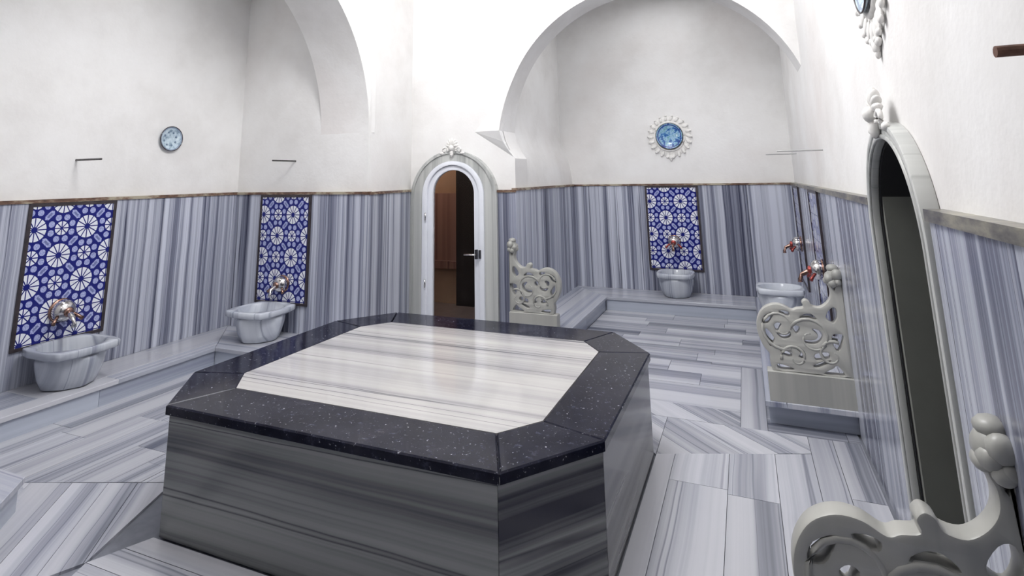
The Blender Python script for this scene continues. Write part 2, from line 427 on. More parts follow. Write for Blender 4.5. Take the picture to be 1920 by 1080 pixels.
# ------------------------------------------------------------------ marble wainscot
def slabs(parent, p0, p1, z0, z1, widths, mat='wall_marble', th=TH):
    """marble slabs along p0->p1, visible faces ON that line, wall body on its left-hand side"""
    p0, p1 = Vector(p0), Vector(p1); d = (p1-p0); L = d.length; d.normalize(); n = Vector((-d.y, d.x))
    ang = math.atan2(d.y, d.x); s = 0; i = 0
    while s < L-.02:
        wd = widths[i % len(widths)]; i += 1
        e = min(L, s+wd)
        if L-e < .15: e = L
        g = .0012
        bm = prism_bm([(-(e-s)/2+g, 0), ((e-s)/2-g, 0), ((e-s)/2-g, th), (-(e-s)/2+g, th)], 0, z1-z0)
        c = p0+d*((s+e)/2)
        jit = random.uniform(-.0015, .001)
        link('marble_slab', to_mesh('marble_slab', bm), M[mat], parent, (c.x+n.x*jit, c.y+n.y*jit, z0), ang)
        s = e
ZT = ZW-.028
slabs(wall_left, (XL, 1.40), (XL, YD), ZB, ZT, [.8, .85, .62, .8])
slabs(wall_pier, (XL, YD), (-3.215, YD), ZB, ZT, [.36, .62, .4, .4])
slabs(wall_pier, (-3.215, YD), (-3.335, Y2), 0, ZT, [.38, .6])
slabs(wall_door, (-2.325, Y2), (XC, Y2), 0, ZT-.015, [.4])
slabs(wall_alcove_left, (XC, Y2), (XC, YB), 0, ZT, [.55, .7, .5])
slabs(wall_alcove_back, (XC, YB), (XR, YB), ZB, ZT, [.55, .42, .62, .55, .6])
slabs(wall_right, (XR, YB), (XR, 3.03), 0, ZT-.008, [.9, .7, .8, .62, .9])
slabs(wall_right, (XR, 2.15), (XR, -2.95), 0, ZT-.012, [.75, .8])
slabs(wn, (XR, -2.96), (-2.26, -2.96), 0, ZT, [.9, .7])
slabs(wn_side, (-2.26, -2.96), (-2.26, .2), 0, ZT, [.9, .7])
slabs(wn_shade_arch, (-2.28, .59), (-3.28, .59), 0, ZT, [.5])
def trim(n, p0, p1, h=.028, depth=.06, mat='trim', z=ZT):
    p0, p1 = Vector(p0), Vector(p1); d = (p1-p0); L = d.length; d.normalize(); ang = math.atan2(d.y, d.x)
    bm = prism_bm([(-L/2, -.012), (L/2, -.012), (L/2, depth-.012), (-L/2, depth-.012)], 0, h)
    c = (p0+p1)/2
    struct(link('trim_%d' % n, to_mesh('trim', bm), M[mat], None, (c.x, c.y, z), ang))
trim(1, (XL, 1.385), (XL, YD), .026)
trim(2, (XL, YD), (-3.215, YD), .024)
trim(3, (-3.215, YD), (-3.335, Y2), .024, z=ZT-.004)
trim(4, (-2.325, Y2), (XC, Y2), .024, z=ZT-.015)
trim(5, (XC, Y2), (XC, YB), .026)
trim(6, (XC, YB), (XR, YB), .022)
trim(7, (XR, YB), (XR, 3.024), .032, mat='trim_grey', z=ZT-.008)
trim(8, (XR, 2.15), (XR, -2.95), .036, mat='trim_grey', z=ZT-.012)

# ------------------------------------------------------------------ floor planks
floor = struct(box('floor', (-5.2, -3.2, -.08), (.9, 7.9, -.012), M['grout']))
def clip(poly, a, b):
    """keep the part of poly left of a->b"""
    out = []; n = len(poly)
    side = lambda p: (b[0]-a[0])*(p[1]-a[1])-(b[1]-a[1])*(p[0]-a[0])
    for i in range(n):
        p, q = poly[i], poly[(i+1) % n]; sp_, sq_ = side(p), side(q)
        if sp_ >= 0: out.append(p)
        if (sp_ > 0 > sq_) or (sp_ < 0 < sq_):
            t = sp_/(sp_-sq_); out.append((p[0]+(q[0]-p[0])*t, p[1]+(q[1]-p[1])*t))
    return out
def inset_gap(poly, g):
    cx = sum(p[0] for p in poly)/len(poly); cy = sum(p[1] for p in poly)/len(poly)
    out = []; n = len(poly)
    res = poly
    for i in range(n):
        a, b = poly[i], poly[(i+1) % n]
        dx, dy = b[0]-a[0], b[1]-a[1]; l = math.hypot(dx, dy)
        if l < 1e-6: continue
        nx, ny = -dy/l*g, dx/l*g
        res = clip(res, (a[0]+nx, a[1]+ny), (b[0]+nx, b[1]+ny))
        if len(res) < 3: return None
    return res
def planks(zone, ang, rows, lengths, origin=(0, 0), parent=None, z1=0.0, mat='floor_marble', name='floor_plank', gap=.0014):
    """lay planks running along direction ang (deg) inside the convex polygon zone"""
    parent = parent or floor
    if area2(zone) < 0: zone = zone[::-1]
    c, s = math.cos(R(ang)), math.sin(R(ang))
    T = lambda p: ((p[0]-origin[0])*c+(p[1]-origin[1])*s, -(p[0]-origin[0])*s+(p[1]-origin[1])*c)
    I = lambda p: (origin[0]+p[0]*c-p[1]*s, origin[1]+p[0]*s+p[1]*c)
    zl = [T(p) for p in zone]
    u0, u1 = min(p[0] for p in zl), max(p[0] for p in zl); v0, v1 = min(p[1] for p in zl), max(p[1] for p in zl)
    v = v0; i = 0
    while v < v1-.01:
        h = rows[i % len(rows)]
        if v1-(v+h) < .05: h = v1-v
        u = u0-random.uniform(0, lengths[0]*.6)
        while u < u1:
            L = random.choice(lengths)
            rect = [(u, v), (u+L, v), (u+L, v+h), (u, v+h)]
            poly = rect
            for a, b in zip(zl, zl[1:]+zl[:1]):
                poly = clip(poly, a, b)
                if len(poly) < 3: break
            if len(poly) >= 3 and abs(area2(poly))/2 > .002:
                poly = inset_gap(poly, gap)
                if poly and len(poly) >= 3 and abs(area2(poly))/2 > .0015:
                    w = [I(p) for p in poly]
                    prism(name, w, -.012, z1+random.uniform(-.0006, .0006), M[mat], parent, rz=R(ang+90))
            u += L
        v += h; i += 1
# navel slab extents
NX0, NX1, NY0, NY1, NCX, NCY = -2.855, -.592, 2.042, 3.999, .288, .381
# right alcove
planks([(-1.63, 5.46), (.02, 5.46), (.02, 7.06), (-1.63, 7.06)], 0, [.21, .16, .24, .17, .2], [.55, .8, .95])
planks([(-1.63, 5.40), (-.0, 5.40), (-.0, 5.46), (-1.63, 5.46)], 0, [.06], [1.7])
planks([(-2.2, 5.05), (-1.63, 5.05), (-1.63, 5.46), (-2.2, 5.46)], 0, [.2], [.8])
planks([(-.158, 4.19), (-.003, 4.19), (-.003, 5.40), (-.158, 5.40)], 90, [.155], [1.6])
planks([(-1.63, 4.47), (-.158, 4.43), (-.158, 5.40), (-1.63, 5.40)], 0, [.43, .27, .27], [1.3, 1.6])
# diagonal corner right
dz = [(-.87, 4.0), (-.59, 3.62), (-.585, 3.651), (.21, 3.96), (.21, 4.19), (-.158, 4.19), (-.158, 4.44), (-.9, 4.46)]
planks([(-.60, 3.645), (.21, 3.962), (.21, 4.19), (-.158, 4.19), (-.60, 4.19)], -45, [.19, .24, .2], [1.6])
planks([(-.95, 4.19), (-.158, 4.19), (-.158, 4.43), (-.95, 4.46)], -45, [.19, .24, .2], [1.6], origin=(.04, .0))
planks([(-.87, 4.0), (-.60, 3.64), (-.60, 4.19), (-.95, 4.19)], -45, [.25], [1.6])
planks([(-.003, 4.19), (.49, 4.19), (.49, 4.42), (-.003, 4.42)], 0, [.23], [1.])
# right aisle
planks([(-.60, -1.0), (-.50, -1.0), (-.50, 3.69), (-.60, 3.65)], 90, [.1], [2.6, 3])
planks([(-.50, -1.0), (-.215, -1.0), (-.215, 3.80), (-.50, 3.69)], 90, [.285], [1.3, 1.9], origin=(0, .36))
planks([(-.215, -1.0), (.02, -1.0), (.02, 3.887), (-.215, 3.80)], 90, [.235], [1.1, 1.7], origin=(0, .2))
planks([(.02, -1.0), (.21, -1.0), (.21, 3.962), (.02, 3.887)], 90, [.19], [1.9, 2.2])
planks([(.21, -1.0), (.49, -1.0), (.49, 4.19), (.21, 4.19)], 90, [.15, .13], [1.3, 2.0])
# left alcove floor
planks([(-4.37, 1.83), (-3.684, 2.105), (-2.99, 2.377), (-2.855, 2.43), (-2.855, 3.9), (-4.37, 3.9)], 90, [.23, .17, .25, .22, .2, .24], [1.2, 1.6, .9])
planks([(-4.37, 1.40), (-3.1, 1.40), (-3.35, 1.98), (-3.684, 2.105), (-4.37, 1.83)], 0, [.3], [1.3])
# diagonal corner left
planks([(-3.684, 2.105), (-3.0, .9), (-2.3, .9), (-2.68, 1.82), (-2.573, 2.045), (-2.855, 2.43)], -52, [.25, .22, .19, .15], [2.2])
# in front of and behind the slab
planks([(-2.68, 1.82), (-2.62, 1.945), (-.60, 1.945), (-.60, 1.82)], 0, [.13], [1.4])
planks([(-2.62, 1.945), (-2.573, 2.045), (-.60, 2.045), (-.60, 1.945)], 0, [.1], [1.4])
planks([(-2.68, 1.82), (-2.3, .9), (-.60, .9), (-.60, 1.82)], 0, [.22, .25], [1.2])
planks([(-3.26, 3.9), (-.95, 3.9), (-1.63, 5.46), (-3.32, 5.46)], 0, [.3, .25], [1.1, 1.4])
planks([(-1.63, 4.0), (-.87, 4.0), (-.95, 4.46), (-1.63, 4.47)], 0, [.25], [1.0])

# ------------------------------------------------------------------ heated slab (central octagonal platform)
def octa(x0, x1, y0, y1, cx, cy):
    return [(x0+cx, y0), (x1-cx, y0), (x1, y0+cy), (x1, y1-cy), (x1-cx, y1), (x0+cx, y1), (x0, y1-cy), (x0, y0+cy)]
nav = tag(empty('heated_platform', ((NX0+NX1)/2, (NY0+NY1)/2, 0)), 'octagonal striped marble platform with a black granite border in the middle of the room', 'platform')
ox, oy = nav.location.x, nav.location.y
lc = lambda pts: [(x-ox, y-oy) for x, y in pts]
ZN, ST = .541, .04
base = octa(NX0+.014, NX1-.014, NY0+.014, NY1-.014, NCX, NCY)
prism('core', lc(octa(NX0+.05, NX1-.05, NY0+.05, NY1-.05, NCX, NCY)), 0, ZN-ST-.001, M['grout'], nav)
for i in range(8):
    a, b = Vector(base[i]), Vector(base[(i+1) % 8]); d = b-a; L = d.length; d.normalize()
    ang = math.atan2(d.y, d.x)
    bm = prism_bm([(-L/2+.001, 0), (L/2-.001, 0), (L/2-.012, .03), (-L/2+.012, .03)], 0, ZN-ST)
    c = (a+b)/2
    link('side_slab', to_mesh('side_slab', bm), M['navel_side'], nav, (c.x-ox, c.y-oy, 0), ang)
oo = octa(NX0, NX1, NY0, NY1, NCX, NCY); ii = octa(NX0+.285, NX1-.285, NY0+.285, NY1-.285, .136, .18)
for i in range(8):
    j = (i+1) % 8
    poly = inset_gap([oo[i], oo[j], ii[j], ii[i]], .0012)
    prism('border_slab', lc(poly), ZN-ST, ZN, M['granite'], nav, bev=.006)
prism('top_slab', lc(ii), ZN-ST, ZN+.0005, M['navel_top'], nav)

# ------------------------------------------------------------------ benches
def bench(name, label, tops, risers, group='low marble benches along the walls'):
    pts = [p for t in tops for p in t[0]]
    cx = sum(p[0] for p in pts)/len(pts); cy = sum(p[1] for p in pts)/len(pts)
    b = tag(empty(name, (cx, cy, 0)), label, 'bench', group)
    for poly, rz in tops:
        g = poly if area2(poly) > 0 else poly[::-1]
        g = inset_gap(g, .001)
        prism('top_slab', [(x-cx, y-cy) for x, y in g], ZB-.03, ZB, M['bench_marble'], b, bev=.003, rz=rz)
    for a, e, n in risers:                      # riser strip from a to e, n = body side
        a, e = Vector(a), Vector(e); d = e-a; L = d.length; d.normalize(); k_ = max(1, round(L/1.15)); seg = L/k_
        for q in range(k_):
            c = a+d*(seg*(q+.5))
            bm = prism_bm([(-seg/2+.0012, 0), (seg/2-.0012, 0), (seg/2-.0012, .03), (-seg/2+.0012, .03)], 0, ZB-.03)
            link('riser_slab', to_mesh('riser_slab', bm), M['riser_marble'], b, (c.x-cx, c.y-cy, 0), math.atan2(d.y, d.x))
    return b
Q = R(90)
rc = lambda x0, x1, y0, y1: [(x0, y0), (x1, y0), (x1, y1), (x0, y1)]
bench('marble_bench', 'long low marble bench under the left wall holding the nearest basin',
      [(rc(XL, -4.485, 1.4, 2.6), 0), (rc(XL, -4.485, 2.6, 3.6), 0), ([(XL, 3.6), (-4.485, 3.6), (-4.485, 4.053), (XL, YD)], 0), (rc(-4.485, -4.34, 1.95, 3.05), 0), ([(-4.485, 3.05), (-4.34, 3.05), (-4.34, 3.886), (-4.485, 4.053)], 0)],
      [((-4.358, 1.95), (-4.358, 3.904), 0)])
bench('marble_bench', 'short low marble bench below the second tile panel left of the door',
      [([(-4.612, 4.2), (-3.27, 4.2), (-3.27, YD), (XL, YD)], Q), ([(-4.34, 3.886), (-3.27, 3.886), (-3.27, 4.2), (-4.612, 4.2)], Q)],
      [((-4.358, 3.905), (-3.29, 3.905), 0), ((-3.29, 3.905), (-3.29, YD), 0)])
ch = [(-4.34, 1.95), (-4.34, 1.4), (-3.16, 1.4), (-3.16, 1.70), (-3.385, 1.95)]
bench('marble_bench', 'bench corner with a cut end at the lower left edge of the photo',
      [(ch[::-1], Q)], [((-3.395, 1.93), (-4.358, 1.93), 0), ((-3.18, 1.69), (-3.395, 1.93), 0), ((-3.18, 1.41), (-3.18, 1.69), 0)])
bench('marble_bench', 'low marble bench along the left side of the right-hand alcove behind the carved panel',
      [([(XC, 5.19), (-1.614, 5.19), (-1.614, 7.034), (XC, YB)], 0)],
      [((-1.634, 5.22), (-1.634, 7.05), 0), ((XC, 5.22), (-1.634, 5.22), 0)])
# risers listed so that the body lies on the left of a->e
bench('marble_bench', 'low marble bench along the back wall of the right-hand alcove',
      [([(XC, YB), (-1.614, 7.034), (-.003, 7.034), (-.003, YB)], Q)],
      [((-1.63, 7.052), (-.003, 7.052), 0)])
bench('marble_bench', 'low marble bench along the right wall behind the far carved panel',
      [(rc(-.003, .12, 4.262, YB), 0), (rc(.12, XR, 4.262, YB), 0)],
      [((.016, 7.05), (.016, 4.33), 0), ((.016, 4.33), (XR, 4.33), 0)])
bench('marble_bench', 'bench at the lower right edge carrying the nearest carved panel',
      [(rc(-.003, XR, .5, 1.93), 0)],
      [((XR, 1.91), (.016, 1.91), 0), ((.016, 1.91), (.016, .5), 0)])

# ------------------------------------------------------------------ carved end panels
def zu(p): # traced ornament -> metres from the bench edge / above the plinth
    zx, zy = p
    return (-.009+(zx-70)*.00086, (560+(zx-160)*.09-zy)/1145)
OUT = [(150, 558), (138, 500), (140, 450), (105, 400), (78, 330), (68, 260), (84, 190), (128, 133), (195, 108), (262, 118), (318, 150), (352, 142), (398, 136), (392, 103), (415, 83), (442, 98), (456, 126), (505, 138), (552, 112), (582, 70), (586, 20), (572, -20), (572, -60), (592, -92), (630, -108), (660, -112), (690, -112), (697, 0), (697, 300), (697, 606)]
HOLES = [[(112, 232), (130, 188), (188, 166), (178, 198), (150, 236)], [(128, 275), (160, 305), (182, 352), (152, 396), (132, 335)],
 [(232, 158), (270, 156), (300, 170), (292, 190), (255, 180)], [(190, 252), (215, 236), (238, 248), (226, 268), (212, 292), (196, 284)],
 [(202, 308), (240, 322), (292, 308), (286, 336), (238, 345)], [(314, 262), (352, 262), (356, 290), (332, 312)],
 [(366, 205), (400, 182), (445, 184), (478, 218), (425, 212)],
 [(442, 282), (486, 294), (503, 330), (486, 366), (440, 384), (384, 374), (386, 358), (430, 360), (464, 348), (472, 325), (458, 306)],
 [(208, 398), (246, 426), (288, 452), (276, 468), (232, 450)], [(312, 404), (356, 416), (378, 452), (358, 478), (334, 466), (350, 448), (338, 426)],
 [(443, 452), (522, 440), (530, 480), (446, 492)], [(422, 528), (470, 508), (528, 492), (520, 508), (452, 538)],
 [(186, 518), (240, 528), (292, 552), (240, 556), (194, 548)], [(486, 578), (548, 545), (575, 528), (616, 588), (560, 588)],
 [(538, 200), (572, 150), (604, 146), (612, 200), (586, 244), (556, 232)], [(562, 332), (600, 318), (634, 330), (622, 382), (592, 430), (570, 402)],
 [(652, 462), (672, 428), (682, 488), (664, 506)], [(600, -10), (612, -36), (622, -8), (612, 24)]]
pan_outline = catmull([zu(p) for p in OUT[:-4]], 4)
# keep the wall side straight
o1 = [zu(p) for p in OUT]
def smooth_open(pts, sub=4):
    out = []; n = len(pts)
    for i in range(n-1):
        p0, p1, p2, p3 = pts[max(i-1, 0)], pts[i], pts[i+1], pts[min(i+2, n-1)]
        for s in range(sub):
            t = s/sub
            out.append(tuple(.5*((2*b)+(-a+c)*t+(2*a-5*b+4*c-d)*t*t+(-a+3*b-3*c+d)*t**3) for a, b, c, d in zip(p0, p1, p2, p3)))
    return out+[pts[-1]]
po = smooth_open(o1[:28]); po[0] = (po[0][0], -.004)
pan_holes = [catmull([zu(p) for p in h], 3) for h in HOLES]
def scroll_relief(T, spots):
    """raised spiral ridges on the face"""
    bm = bmesh.new()
    for (cx, cz, r, a0, turns, sgn) in spots:
        path = []; rad = []
        for i in range(22):
            t = i/21; a = R(a0)+sgn*t*turns*2*math.pi; rr = r*(1-.8*t)
            path.append((cx+rr*math.cos(a), 0, cz+rr*math.sin(a))); rad.append(.011*(1-.45*t))
        tube_bm(path, rad, bm, 6)
    return to_mesh('scroll_ridge', bm)
SP = [(.13, .26, .135, -70, 1.15, -1), (.30, .21, .125, 150, 1.15, -1), (.20, .085, .085, 190, 1.0, -1), (.405, .12, .085, 60, 1.0, 1)]
PT = .07
def panel(y, x0, mirror, label, um=.507):
    t = tag(empty('carved_panel', (x0, y, ZB)), label, 'carved panel', 'carved marble bench ends')
    H = .325-ZB
    sx = -1 if mirror else 1
    ol = [p for p in po if p[0] < um] + [(um, [p for p in po if p[0] < um][-1][1]), (um, -.004)]
    hs = [h for h in pan_holes if max(p[0] for p in h) < um-.008]
    me = shape('scrollwork', ol, hs, PT, .008); me.transform(XZ); me.flip_normals()
    rl = scroll_relief(PT, SP)
    bm = bmesh.new(); fo = um-.507
    for (c, r) in [((.455, .035, .585), (.042, .055, .05)), ((.425, .01, .572), (.03, .034, .03)), ((.43, .06, .575), (.028, .034, .032)), ((.468, -.008, .60), (.032, .03, .034)), ((.462, .07, .61), (.03, .03, .034)),
                   ((.452, .035, .632), (.036, .042, .026)), ((.44, -.008, .545), (.026, .022, .024)), ((.47, -.012, .555), (.02, .02, .022)), ((.412, .035, .556), (.022, .04, .022))]:
        c = (min(c[0]+.012, um-r[0]*.6), c[1], c[2])
        blob(bm, Vector(c), r, 10, 8)
    fin = to_mesh('finial', bm)
    parts = [('scrollwork', me, .0), ('scroll_ridge', rl, .004), ('finial', fin, 0)]
    for nm, m_, dy in parts:
        if mirror:
            m_.transform(Matrix.Diagonal((-1, 1, 1, 1))); m_.flip_normals()
        q_ = link(nm, m_, M['carved'], t if nm == 'scrollwork' else root, (0, dy, H) if nm == 'scrollwork' else (0, dy, 0), smooth=(nm != 'scrollwork'))
        if nm == 'scrollwork': root = q_
    # ridges on the other face too
    if not mirror:
        link('scroll_ridge', rl, M['carved'], root, (0, PT-.004, 0), smooth=True)
    a, b = sorted((sx*.028, sx*um))
    box('plinth', (a, -.012, 0), (b, PT+.012, H), M['carved'], t, bev=.006)
    return t
panel(4.285, 0.0, False, 'carved marble scroll panel on the bench end beside the dark arched doorway')
panel(5.23, -1.635, True, 'small carved marble scroll panel right of the white arched door', .49)
panel(1.80, .035, False, 'large carved marble scroll panel cut off at the lower right corner', .474)

# ------------------------------------------------------------------ basins
def basin_mesh():
    N = 64; bm = bmesh.new()
    def rim(th, s):      # squarish plan with projecting corner lugs
        a = th % (math.pi/2); d = abs(a-math.pi/4)
        sq = 1/max(abs(math.cos(th)), abs(math.sin(th)))
        r = min(sq, 1.14)
        lug = math.exp(-(d/.11)**2)*.1 - math.exp(-((d-.27)/.1)**2)*.03
        return s*(r+lug)
    def body(th, s):
        a = th % (math.pi/2); d = abs(a-math.pi/4)
        return s*(1.0+.07*abs(math.cos(2*th))+.03*math.cos(8*th))
    lev = [('b', .135, 0), ('b', .158, .012), ('b', .182, .07), ('b', .2, .14), ('b', .207, .19), ('b', .202, .208), ('r', .198, .212), ('r', .232, .224), ('r', .24, .232), ('r', .24, .268), ('r', .234, .274),
           ('i', .205, .274), ('i', .198, .266), ('i', .185, .2), ('i', .16, .12), ('i', .11, .085), ('i', .03, .08)]
    rings = []
    for kind, s, z in lev:
        ring = []
        for i in range(N):
            th = 2*math.pi*i/N
            if kind == 'r': r = rim(th, s)
            elif kind == 'b': r = body(th, s)
            else: r = s*(1+.05*abs(math.cos(2*th)))
            ring.append(bm.verts.new((r*math.cos(th), r*math.sin(th), z)))
        rings.append(ring)
    for a, b in zip(rings, rings[1:]):
        for i in range(N): bm.faces.new((a[i], a[(i+1) % N], b[(i+1) % N], b[i]))
    bm.faces.new(list(reversed(rings[0]))); bm.faces.new(rings[-1])
    for f in bm.faces: f.smooth = True
    for e in bm.edges:
        if e.calc_face_angle(0) > R(45): e.smooth = False
    me = to_mesh('marble_basin', bm)
    return me
BAS = basin_mesh()
def basin(loc, rz, label, sc=1.0):
    o = tag(link('marble_basin', BAS, M['basin_marble'], None, loc, rz), label, 'basin', 'carved marble wash basins')
    o.scale = (sc, sc, 1.0)
basin((-4.59, 2.845, ZB), R(90), 'striped marble basin nearest the viewer on the left bench')
basin((-4.17, 4.215, ZB), 0, 'striped marble basin on the bench under the narrow tile panel left of the door')
basin((-.845, 7.325, ZB), 0, 'small marble basin at the middle of the alcove back wall under the tile panel', .88)
basin((.235, 6.72, ZB), R(90), 'marble basin on the right bench seen above the carved panel', .92)

# ------------------------------------------------------------------ tile panels
PW, PH = .62, 1.0
SX, SY = .187, .2
tile_meshes = {}
def tile_mesh(c, r):
    if (c, r) in tile_meshes: return tile_meshes[(c, r)]
    wd, hg = (PW-.02)/3, (PH-.02)/5
    g = .0006
    bm = prism_bm([(-wd/2+g, 0), (wd/2-g, 0), (wd/2-g, .008), (-wd/2+g, .008)], -hg/2+g, hg/2-g)
    uvl = bm.loops.layers.uv.new('uv')
    u0 = .01+wd*(c+.5); v0 = .01+hg*(r+.5)          # from left / from top
    for f in bm.faces:
        for l in f.loops:
            u = u0+l.vert.co.x; v = v0-l.vert.co.z
            l[uvl].uv = ((u-.04)/SX, (v-.18)/SY)
    me = to_mesh('tile', bm); tile_meshes[(c, r)] = me
    return me
def tile_panel(loc, rz, label):
    """loc = top left corner seen from the room; local X along the wall, local -Y into the room"""
    t = tag(empty('tile_panel', loc, rz), label, 'tile panel', 'blue and white tile panels on the marble walls')
    f = .012
    for a, b in (((-f, -.016, -f), (PW+f, 0, f)), ((-f, -.016, -PH-f), (PW+f, 0, -PH+f)), ((-f, -.016, -PH+f), (f, 0, -f)), ((PW-f, -.016, -PH+f), (PW+f, 0, -f))):
        box('frame_bar', a, b, M['tile_frame'], t)
    box('backing', (f, -.003, -PH+f), (PW-f, 0, -f), M['tile_frame'], t)
    wd, hg = (PW-.02)/3, (PH-.02)/5
    for r in range(5):
        for c in range(3):
            link('tile', tile_mesh(c, r), M['tile'], t, (.01+wd*(c+.5), -.011, -.01-hg*(r+.5)))
ZP = ZT-.014
tile_panel((XL+.001, 2.595, ZP), R(90), 'large blue rosette tile panel on the left wall above the nearest basin')
tile_panel((-4.505, YD-.001, ZP), 0, 'blue rosette tile panel left of the white door')
tile_panel((-1.168, YB-.001, ZP), 0, 'blue rosette tile panel in the middle of the alcove back wall')
tile_panel((XR-.001, 7.28, ZP), R(-90), 'tile panel seen edge-on on the right wall, the farther of two')
tile_panel((XR-.001, 5.62, ZP), R(-90), 'tile panel seen edge-on on the right wall, the nearer of two')

# ------------------------------------------------------------------ taps
def tap(loc, rz, label, red=False, s=1.0):
    """wall tap: local -Y into the room"""
    t = tag(empty('wall_tap', loc, rz), label, 'tap', 'domed taps on the tile panels')
    t.scale = (s, s, s)
    lathe('backplate', [(0, 0), (.078, 0), (.08, .006), (.07, .012), (0, .012)], M['bronze'], t, (0, 0, 0), 28, '-Y')
    lathe('dome', [(.066, .01), (.074, .03), (.07, .055), (.052, .078), (.026, .09), (0, .093)], M['chrome'], t, (0, 0, 0), 28, '-Y')
    tube('spout', [(0, -.075, -.01), (0, -.115, -.02), (0, -.15, -.04), (0, -.165, -.075), (0, -.165, -.095)], [.02, .018, .016, .015, .017], M['bronze'] if red else M['chrome'], t, seg=10)
    for sgn in (-1, 1):
        tube('lever', [(sgn*.045, -.06, -.02), (sgn*.075, -.085, -.045), (sgn*.095, -.1, -.065)], [.012, .011, .014], M['red_copper'] if red else M['bronze'], t, seg=8)
    lathe('collar', [(0, .085), (.03, .085), (.032, .1), (.02, .108), (0, .108)], M['red_copper'] if red else M['bronze'], t, (0, 0, -.004), 18, '-Y')
tap((XL+.013, 2.885, .62), R(90), 'chrome domed tap on the large left tile panel', s=1.1)
tap((-4.17, YD-.013, .585), 0, 'dark chrome domed tap on the tile panel left of the door')
tap((-.862, YB-.013, .74), 0, 'red and chrome domed tap on the alcove back tile panel', True)
tap((XR-.013, 6.95, .82), R(-90), 'chrome domed tap on the right wall, the farther of two', True)
tap((XR-.013, 5.12, .83), R(-90), 'red domed tap on the right wall above the carved panel', True)

# ------------------------------------------------------------------ plates and medallions
def plate(name, loc, rz, rad, mat, label):
    t = tag(empty(name, loc, rz), label, 'plate')
    r = rad
    dish = lathe('dish', [(0, .006), (r*.5, .008), (r*.62, .012), (r*.95, .03), (r, .032), (r*.98, .022), (r*.6, 0), (0, 0)], M[mat], t, (0, 0, 0), 40, '-Y')
    bm = bmesh.new(); path = [(r*math.cos(2*math.pi*i/40), -.031, r*math.sin(2*math.pi*i/40)) for i in range(41)]
    tube_bm(path, .004, bm, 6)
    link('rim', to_mesh('rim', bm), M['tile_frame'], dish, smooth=True)
    if mat == 'plate_pale':
        for i in range(8):
            a = 2*math.pi*i/8+.3
            bm = bmesh.new(); blob(bm, Vector((r*.56*math.cos(a), -.011, r*.56*math.sin(a))), (.011, .004, .011))
            link('painted_spot', to_mesh('painted_spot', bm), M['tile_frame'] if False else M['spot'], dish, smooth=True)
    return t
M['spot'] = simple('spot_blue', (.16, .23, .32), .3)
plate('wall_plate', (XL-TH, 3.69, 1.957), R(90), .112, 'plate_pale', 'pale blue plate hung high on the left plaster wall')
plate('wall_plate', (-.83, YB+TH-.012, 2.04), 0, .165, 'plate_blue', 'deep blue painted plate on the alcove back wall')
def wreath(loc, rz, r0, r1, label):
    t = tag(empty('plaster_wreath', loc, rz), label, 'medallion', 'round plaster wreaths')
    bm = bmesh.new()
    path = [((r0+.012)*math.cos(2*math.pi*i/48), -.012, (r0+.012)*math.sin(2*math.pi*i/48)) for i in range(49)]
    tube_bm(path, .014, bm, 8)
    link('inner_ring', to_mesh('inner_ring', bm), M['stucco'], t, smooth=True)
    lathe('backing', [(r0*.9, 0), (r0*.9, .012), (r1*.93, .008), (r1*.97, 0)], M['stucco'], t, (0, 0, 0), 48, '-Y')
    N = 22
    for i in range(N):
        a = 2*math.pi*i/N
        bm = bmesh.new()
        L = r1-r0-.02
        vs = blob(bm, Vector((0, 0, 0)), (L*.5, .009, L*.26), 8, 6)
        vs2 = blob(bm, Vector((L*.38, -.004, 0)), (L*.16, .011, L*.2), 8, 6)
        me = to_mesh('leaf', bm)
        me.transform(Matrix.Rotation(-a+.25, 4, 'Y'))
        link('leaf', me, M['stucco'], t, ((r0+.03+L*.5)*math.cos(a), -.012, (r0+.03+L*.5)*math.sin(a)), smooth=True)
    return t
wreath((-.83, YB+TH-.001, 2.035), 0, .17, .268, 'round plaster wreath framing the blue plate in the alcove')
wreath((XR+TH-.001, 2.62, 2.31), R(-90), .12, .245, 'plaster wreath on the right wall cut off by the top edge')
plate('wall_plate', (XR+TH-.012, 2.62, 2.31), R(-90), .118, 'plate_pale', 'pale plate inside the right-hand wreath at the top edge')
bm = bmesh.new()
for c, r in [((0, -.012, -.265), (.03, .016, .03)), ((0, -.01, -.292), (.016, .012, .024)), ((-.03, -.01, -.25), (.03, .014, .02)), ((.03, -.01, -.25), (.03, .014, .02))]: blob(bm, Vector(c), r)
pend = to_mesh('pendant', bm)
for o in [o for o in COL.objects if o.name.startswith('plaster_wreath')]:
    link('pendant', pend, M['stucco'], o, smooth=True)

# ------------------------------------------------------------------ pegs
def peg(root, d, L, rad, mat, label):
    t = tag(link('wall_peg', to_mesh('wall_peg', tube_bm([(0, 0, 0), tuple(x*L*.5 for x in d), tuple(x*L for x in d)], rad, seg=10)), M[mat], None, root), label, 'peg', 'rods set in the plaster walls')
    return t
peg((XL-TH, 2.895, 1.745), (1, 0, 0), .31, .008, 'rod', 'thin dark rod in the left wall above the large tile panel')
peg((-4.14, YD+TH, 1.748), (0, -1, 0), .31, .008, 'rod', 'thin dark rod in the plaster left of the white door')
peg((XR+TH, 4.74, 1.715), (-1, 0, 0), .30, .006, 'pale_rod', 'pale rod on the right wall, the nearer of two')
peg((XR+TH, 6.95, 1.755), (-1, 0, 0), .30, .006, 'pale_rod', 'pale rod on the right wall, the farther of two')
peg((XR+TH, 1.02, 1.726), (-1, 0, 0), .195, .0085, 'rust', 'thick rusty rod at the upper right edge')

